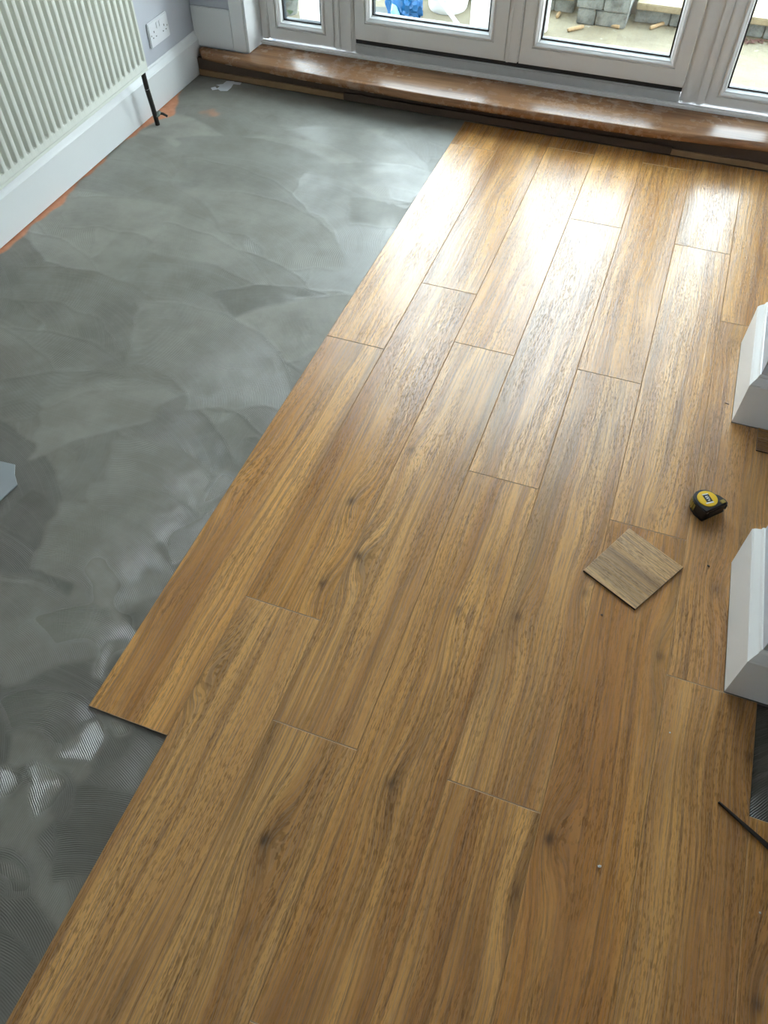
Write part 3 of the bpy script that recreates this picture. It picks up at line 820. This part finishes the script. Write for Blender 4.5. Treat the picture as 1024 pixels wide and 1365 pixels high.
tube(bm, [(px_ + .003, py_ + .010, .030), (px_ + .010, py_ + .024, .034)], .010, 10); tube(bm, [(px_ + .010, py_ + .024, .034), (px_ + .012, py_ + .034, .036)], .0075, 6)
dv = obj('drain_cock', bm, M['valve'], rad, smooth=True)
bm = bmesh.new(); tube(bm, [(px_ + .012, py_ + .030, .034), (px_ + .024, py_ + .036, .030), (px_ + .040, py_ + .038, .022)], [.0052, .005, .0045], 10)
obj('drain_spout', bm, M['pipe'], dv, smooth=True)

# ---------------------------------------------------------------- double socket on the left wall
so = empty('wall_socket', (wall_x(2.84) - .016, 2.842, 0.247), Rang)
tag(so, 'white double wall socket above the skirting next to the radiator', 'socket')
obj('face_plate', new_box(0.0003, .0095, -.073, .073, -.043, .043, .003, 3), M['socket'], so)
for cy in (-.038, .038):
    for (dy, dz, wy, hz) in ((0, .006, .0035, .007), (-.011, -.012, .006, .0032), (.011, -.012, .006, .0032)):
        obj('pin_hole', new_box(.0093, .0099, cy + dy - wy / 2, cy + dy + wy / 2, dz - hz / 2, dz + hz / 2), M['slot'], so)
for cy in (-.011, .011):
    obj('rocker_switch', new_box(.0092, .0125, cy - .0065, cy + .0065, .011, .032, .0012), M['socket'], so)
for cy in (-.060, .060):
    bm = bmesh.new(); tube(bm, [(.009, cy, -.002), (.0101, cy, -.002)], .0032, 10); obj('plate_screw', bm, M['chrome'], so)

# ---------------------------------------------------------------- tape measure lying on its side
tm = empty('tape_measure', (1.1135, 1.3270, 0.0005), math.atan2(.051, .048)); tm.scale = (.9, .9, .9)
tag(tm, 'black and yellow tape measure lying on its side on the planks', 'tape measure')
# local x along the flat base, local y away from the base (towards the far side), z up
def tape_outline(grow=0.0):
    pts = []
    c = Vector((-.004, .032)); r = .0315 + grow
    pts += [(.036 + grow, -.001 - grow), (.0385 + grow, .010), (.030 + grow, .018 + grow)]
    for k in range(17):
        a = math.radians(-8 + (196) * k / 16); pts.append((c.x + r * math.cos(a), c.y + r * math.sin(a)))
    pts += [(-.0355 - grow, .006), (-.0335 - grow, -.001 - grow)]
    return pts
bm = bmesh.new(); prism(bm, tape_outline(), .003, .039, .004, 2); obj('case', bm, M['black'], tm, smooth=True)
for z0, z1 in ((0.0, .0095), (.0325, .0415)):
    bm = bmesh.new(); prism(bm, tape_outline(.0018), z0, z1, .003, 2); obj('rubber_guard', bm, M['black'], tm, smooth=True)
bm = bmesh.new(); lathe(bm, [(0, .0412), (.0262, .0412), (.0262, .0432), (.0252, .0440), (0, .0443)], 40, (-.003, .031)); face = obj('yellow_face', bm, M['yellow'], tm, smooth=True)
lab_rot = math.radians(-12)
def lab(bm, x0, x1, y0, y1, z0, z1):
    c, s = math.cos(lab_rot), math.sin(lab_rot); q = []
    for x, y in ((x0, y0), (x1, y0), (x1, y1), (x0, y1)): q.append((-.003 + c * x - s * y, .031 + s * x + c * y))
    prism(bm, q, z0, z1)
bm = bmesh.new(); lab(bm, -.0085, .0085, -.012, .012, .0435, .0446); obj('label', bm, M['black'], face)
bm = bmesh.new(); lab(bm, -.0125, .0095, -.0165, -.0125, .0433, .0446); lab(bm, -.0085, .0085, .0125, .0155, .0433, .0446); obj('label_band', bm, M['white'], face)
bm = bmesh.new()
for (x0, x1, y0, y1) in ((-.004, .004, .0055, .0075), (-.004, -.001, .003, .006), (-.001, .005, .001, .003), (-.004, .001, -.002, .0005), (.001, .004, -.004, -.0015), (-.003, .003, -.0085, -.006)):
    lab(bm, x0, x1, y0, y1, .0446, .0449)
obj('label_lettering', bm, M['white'], face)
bm = bmesh.new()
for k in range(5):
    a = math.radians(118 + 13 * k); a2 = a + math.radians(9)
    q = [(-.004 + r * math.cos(t), .032 + r * math.sin(t)) for r, t in ((.0318, a), (.0345, a), (.0345, a2), (.0318, a2))]
    prism(bm, q, .011, .031)
obj('grip', bm, M['yellow_dull'], tm)
obj('blade_lock', new_box(.020, .034, .0005, .012, .0385, .0432, .0012), M['yellow_dull'], tm)
obj('end_hook', new_box(.0385, .0400, -.004, .008, .012, .031, .0004), M['chrome'], tm)
obj('belt_clip', new_box(-.020, .020, -.0035, -.0012, .013, .029, .0008), M['black'], tm)
bm = bmesh.new(); tube(bm, [(-.028, -.0012, .034), (-.028, -.0032, .034)], .0032, 10); obj('case_screw', bm, M['chrome'], tm)

# ---------------------------------------------------------------- loose offcuts
def offcut(name, pix, th, seed, tone, label, cat, z=0.0002, rot_grain=None, pts=None, faded=0.55):
    P = pts or [on_floor(*q, z=th) for q in pix]
    cx = sum(a for a, b in P) / len(P); cy = sum(b for a, b in P) / len(P)
    ang = rot_grain or 0.0
    c, s = math.cos(-ang), math.sin(-ang)
    loc = [((a - cx) * c - (b - cy) * s, (a - cx) * s + (b - cy) * c) for a, b in P]
    ar = sum(loc[i - 1][0] * loc[i][1] - loc[i][0] * loc[i - 1][1] for i in range(len(loc)))
    if ar < 0: loc = loc[::-1]
    me = plank_mesh(loc, th, 0.0006, 0.0005, name)
    o = mesh_obj(name, me, [], None, (cx, cy, z + th)); o.rotation_euler = (0, 0, ang)
    o['seed'] = float(seed); o['tone'] = float(tone); o['faded'] = faded; o['knot_a'] = [*FAR]; o['knot_b'] = [*FAR]
    return tag(o, label, cat)
offcut('vinyl_offcut', [(778, 760), (847, 812), (911, 756), (839, 704)], 0.005, 11.3, 0.66, 'square vinyl plank offcut with dark edges lying loose near the tape measure', 'offcut', rot_grain=math.radians(62))
offcut('vinyl_offcut', None, 0.004, 12.9, -0.2, 'small dark brown plank offcut pushed against the pier skirting', 'offcut', pts=[(1.199, 1.585), (1.24, 1.585), (1.24, 1.668), (1.199, 1.668)], rot_grain=math.radians(90), faded=0.1)
# thin dark vinyl strip
a, b = Vector(on_floor(957, 1070)), Vector(on_floor(1024, 1130)); dr = (b - a).normalized(); nr = Vector((-dr.y, dr.x)); e = a + dr * 0.19
bm = bmesh.new(); prism(bm, [tuple(a - nr * .0005), tuple(e - nr * .0065), tuple(e + nr * .0065), tuple(a + nr * .0022)], .0003, .0060, .0006, 1)
tag(obj('vinyl_strip', bm, [M['core']]), 'thin dark vinyl strip lying across the planks by the alcove', 'strip')

# pale grey sheet corner on the adhesive
P = [on_floor(*q) for q in ((0, 615), (20, 619), (19, 632), (23, 646), (0, 667))]
far_ = [(P[4][0] - .17, P[4][1] - .02), (P[0][0] - .15, P[0][1] + .02)]
P = P + far_
ar = sum(P[i - 1][0] * P[i][1] - P[i][0] * P[i - 1][1] for i in range(len(P)))
if ar < 0: P = P[::-1]
bm = bmesh.new(); prism(bm, P, -.0032, .0005, .0005, 1)
tag(obj('grey_sheet', bm, M['sheet']), 'pale grey smooth sheet with a cut corner lying on the adhesive', 'sheet')

# torn paper scrap near the step
def ragged(pix, z, th, seed):
    r = random.Random(seed); P = [on_floor(*q) for q in pix]
    bm = bmesh.new()
    top = [bm.verts.new((x, y, z + th + r.uniform(0, .0006))) for x, y in P]; bot = [bm.verts.new((x, y, z)) for x, y in P]
    bm.faces.new(top); bm.faces.new(bot[::-1]); n = len(P)
    for i in range(n): bm.faces.new((bot[i], bot[(i + 1) % n], top[(i + 1) % n], top[i]))
    return bm
tag(obj('paper_scrap', ragged([(289, 117), (293, 114), (288, 112), (297, 111), (302, 107), (311, 107), (313, 108), (322, 109), (320, 112), (311, 111), (308, 116), (303, 120), (294, 120)], -.0038, .0006, 3), M['paper']),
    'torn white paper scrap stuck to the adhesive by the step', 'paper')
tag(obj('paper_scrap', ragged([(281, 116), (287, 114.5), (290, 118), (283, 119)], -.0038, .0005, 5), M['paper']), 'tiny white paper fleck next to the torn scrap', 'paper')

# crumbs
def crumb(name, px, py, sx, sy, sz, mat, label, seed, rz=0.0):
    r = random.Random(seed); bm = bmesh.new()
    bmesh.ops.create_icosphere(bm, subdivisions=1, radius=1.0)
    for v in bm.verts: v.co *= r.uniform(.7, 1.1)
    lo = min(v.co.z for v in bm.verts)
    for v in bm.verts: v.co = Vector((v.co.x * sx, v.co.y * sy, (v.co.z - lo) * sz * .5))
    x, y = on_floor(px, py); o = obj(name, bm, mat, None, (x, y, .0002)); o.rotation_euler = (0, 0, rz)
    return tag(o, label, 'crumb')
crumb('vinyl_crumb', 969, 538, .0075, .0018, .002, M['crumb'], 'thin dark vinyl sliver beside the far pier skirting', 1, -.3)
crumb('vinyl_crumb', 944, 755, .004, .003, .004, M['crumb'], 'dark vinyl crumb between the tape measure and near pier', 2)
crumb('vinyl_crumb', 802, 820, .003, .0025, .003, M['crumb'], 'dark crumb just below the corner of the square offcut', 3)
crumb('paper_crumb', 799, 1155, .0045, .003, .005, M['white'], 'small white crumb alone on the dark planks', 4, .5)
crumb('paper_crumb', 1013, 1217, .0022, .0022, .003, M['white'], 'tiny pale crumb on the plank beyond the dark strip', 5)
crumb('grit_speck', 893, 977, .0022, .002, .0025, M['paper'], 'tiny pale grit speck on the plank by the near pier', 6)

# ================================================================== GARDEN OUTSIDE
ZP = -0.050
g_ = obj('patio_ground', new_box(-6, 6, 3.44, 4.55, -0.30, ZP), M['patio']); tag(g_, 'pale concrete patio outside the doors', 'patio', kind='structure')
g_ = obj('terrace_ground', new_box(-6, 6, 4.56, 14, -0.30, 0.040), M['terrace']); tag(g_, 'raised paved terrace behind the low garden wall', 'terrace', kind='structure')
os_ = obj('outer_sill', new_box(-0.95, 1.22, 3.325, 3.47, 0.02, 0.095, .006), M['upvc']); tag(os_, 'white outer sill beneath the glazed doors', 'sill', kind='structure')

gw = empty('garden_wall', (1.2, 4.48, ZP)); tag(gw, 'low grey stone garden wall topped with buff coping slabs', 'wall')
def stones(root, x0, x1, y0, y1, z0, z1, widths, bev=.0045, mat=M['stone'], name='stone_block'):
    x = x0; p = root.location; k = 0
    while x < x1 - .01:
        wdt = min(widths[k % len(widths)], x1 - x)
        jy = random.uniform(-.006, .006)
        obj(name, new_box(x + .0015 - p.x, x + wdt - .0015 - p.x, y0 + jy - p.y, y1 - p.y, z0 + .001 - p.z, z1 - .001 - p.z, bev), mat, root)
        x += wdt; k += 1
stones(gw, 0.46, 2.4, 4.45, 4.555, ZP, 0.013, [.17, .20, .24, .19])
stones(gw, -3.0, 0.16, 4.45, 4.555, ZP, 0.013, [.21, .25, .19])
stones(gw, 0.46, 2.4, 4.418, 4.62, 0.014, 0.045, [.62, .55], .004, M['coping'], 'coping_slab')
stones(gw, -3.0, 0.16, 4.418, 4.62, 0.014, 0.045, [.6, .52], .004, M['coping'], 'coping_slab')
gp = empty('stone_pier', (0.31, 4.42, ZP)); tag(gp, 'squat grey stone pier standing in front of the garden wall', 'pier')
stones(gp, 0.195, 0.435, 4.33, 4.53, ZP, 0.02, [.09, .15])
stones(gp, 0.185, 0.44, 4.325, 4.53, 0.02, 0.10, [.13, .125])
stones(gp, 0.19, 0.435, 4.33, 4.53, 0.10, 0.19, [.09, .155])
obj('cap_stone', new_box(.165 - .31, .46 - .31, 4.305 - 4.42, 4.55 - 4.42, .191 - ZP, .235 - ZP, .006), M['coping'], gp)

def stick(px0, py0, px1, py1, label):
    a = Vector((*on_floor(px0, py0, ZP + .01), ZP + .0095)); b = Vector((*on_floor(px1, py1, ZP + .01), ZP + .0095))
    bm = bmesh.new(); tube(bm, [a, a + (b - a) * .06, a + (b - a) * .5, a + (b - a) * .94, b], [.006, .009, .0092, .0088, .006], 10)
    return tag(obj('short_stick', bm, M['stick'], smooth=True), label, 'stick', 'tan sticks on the patio')
stick(757, 40, 778, 35, 'short tan stick on the open patio in front of the stone pier')
stick(806, 31, 826, 36, 'short tan stick lying against the foot of the stone pier')
stick(867, 37, 887, 30, 'short tan stick by the garden wall next to the pier')
stick(743, 22, 746, 17, 'stubby tan stick tucked beside the white panel')
for k in range(16):                        # dead leaves swept against the wall seen through the right-hand side window
    px, py = random.uniform(980, 1030), random.uniform(49, 60)
    x, y = on_floor(px, py, ZP); r = random.uniform(.012, .024); a = random.uniform(0, 6.28)
    bm = bmesh.new()
    vs = [bm.verts.new((r * q * math.cos(a + t), r * q * .6 * math.sin(a + t), .003 + .006 * abs(math.sin(t * 1.5)))) for t, q in ((0, 1), (.8, .7), (1.6, .55), (3.14, 1), (4.2, .6), (5.4, .7))]
    f = bm.faces.new(vs); bmesh.ops.solidify(bm, geom=[f], thickness=.001)
    lo = min(v.co.z for v in bm.verts)
    for v in bm.verts: v.co.z -= lo
    tag(obj('dead_leaf', bm, M['dead_leaf'], None, (x, min(y, 4.42), ZP + .0005)), 'curled dead leaf in the drift at the foot of the garden wall', 'leaf', 'dead leaves by the garden wall')

# white panel leaning, white tubs, bag, pole, plant
tag(obj('upright_board', new_box(-.235, .085, 4.16, 4.19, ZP, .75, .004), M['plastic_white'], None), 'white board standing upright outside beside the stone pier', 'board')
def tub(x, y, r, h, label):
    t = empty('white_tub', (x, y, ZP)); tag(t, label, 'tub')
    bm = bmesh.new(); lathe(bm, [(0, 0), (r * .86, 0), (r * .93, .012), (r * .97, .04), (r, h)], 28); obj('body', bm, M['plastic_white'], t, smooth=True)
    bm = bmesh.new(); lathe(bm, [(r, h - .02), (r * 1.06, h - .018), (r * 1.06, h + .006), (0, h + .008)], 28); obj('lid', bm, M['plastic_white'], t, smooth=True)
    return t
tub(-0.455, 4.30, .105, .30, 'round white plastic tub behind the leaning pole')
tub(-0.20, 4.02, .06, .20, 'slimmer white plastic tub next to the white board')
bm = bmesh.new(); prism(bm, [(-.90, 3.84), (-.50, 3.98), (-.56, 4.22), (-.90, 4.16)], ZP, ZP + .008, .002, 1)
tag(obj('dark_mat', bm, M['dark_mat']), 'dark grey mat on the patio under the blue bag', 'mat')
bm = bmesh.new(); bmesh.ops.create_icosphere(bm, subdivisions=4, radius=1)
for v in bm.verts:
    c = v.co; k = 1 + .16 * math.sin(c.x * 9 + c.z * 5) * math.sin(c.y * 7 - c.z * 4) + .08 * math.sin(c.x * 21 + c.y * 17)
    v.co = Vector((c.x * .105 * k, c.y * .075 * k, max(-.62, c.z) * .095 * k))
lo = min(v.co.z for v in bm.verts)
for v in bm.verts: v.co.z -= lo
bag = obj('blue_bag', bm, M['blue_bag'], None, (-.60, 4.04, ZP + .0085), smooth=True); bag.scale = (.8, .8, .9); tag(bag, 'crumpled blue plastic bag on the dark mat outside', 'bag')
bm = bmesh.new(); tube(bm, [(-.05, -.05, .10), (-.035, -.085, .07), (-.01, -.092, .035), (.0, -.095, .004)], [.012, .024, .022, .016], 10); obj('bag_fold', bm, M['bag_fold'], bag, smooth=True)
bm = bmesh.new(); tube(bm, [(-.27, 3.98, ZP + .011), (-.62, 4.24, .14), (-.80, 4.373, .217)], .010, 12); tag(obj('white_pole', bm, M['plastic_white'], smooth=True), 'white pole slanting up from the patio past the blue bag', 'pole')
pot = empty('potted_shrub', (-1.20, 3.97, ZP)); tag(pot, 'leafy green shrub outside the narrow side window', 'plant')
bm = bmesh.new(); lathe(bm, [(0, 0), (.05, 0), (.065, .08), (.07, .08), (.07, .095), (.06, .095), (.057, .075), (0, .075)], 24); obj('pot', bm, M['stone'], pot, smooth=True)
bm = bmesh.new()
for k in range(7):
    a = k * .9; tube(bm, [(0, 0, .12), (.06 * math.cos(a), .06 * math.sin(a), .25), (.13 * math.cos(a), .12 * math.sin(a), .42)], [.006, .004, .002], 6)
obj('stem', bm, M['stick'], pot)
lm = []
for s in range(3):
    bm = bmesh.new(); ln, wd = .085, .028 - .004 * s
    rows = [(0, .002), (.25, .8), (.5, 1), (.75, .7), (1, .02)]
    vs = []
    for t, q in rows: vs.append([bm.verts.new((ln * t, sg * wd * q / 1, -.02 * t * t + (.006 * q if sg else 0))) for sg in (-1, 0, 1)])
    for a, b in zip(vs, vs[1:]):
        for i in range(2): bm.faces.new((a[i], a[i + 1], b[i + 1], b[i]))
    me = bpy.data.meshes.new('leaf'); bm.to_mesh(me); bm.free(); me.materials.append(M['leaf']); lm.append(me)
for k in range(110):
    o = mesh_obj('leaf', lm[k % 3], [], pot)
    th = random.uniform(0, 6.28); rr = random.uniform(.02, .13); z = random.uniform(.0, .5)
    o.location = (rr * math.cos(th), rr * math.sin(th), max(.03, z) + (.10 if rr < .12 else 0)); o.rotation_euler = (random.uniform(-.6, .6), random.uniform(-.9, .4), th + random.uniform(-.5, .5))
    s_ = random.uniform(.7, 1.2); o.scale = (s_, s_, s_)
tag(obj('upright_board', new_box(-.985, -.80, 3.66, 3.685, ZP, .9, .004), M['plastic_white']), 'white board standing upright between the shrub and the dark mat', 'board')
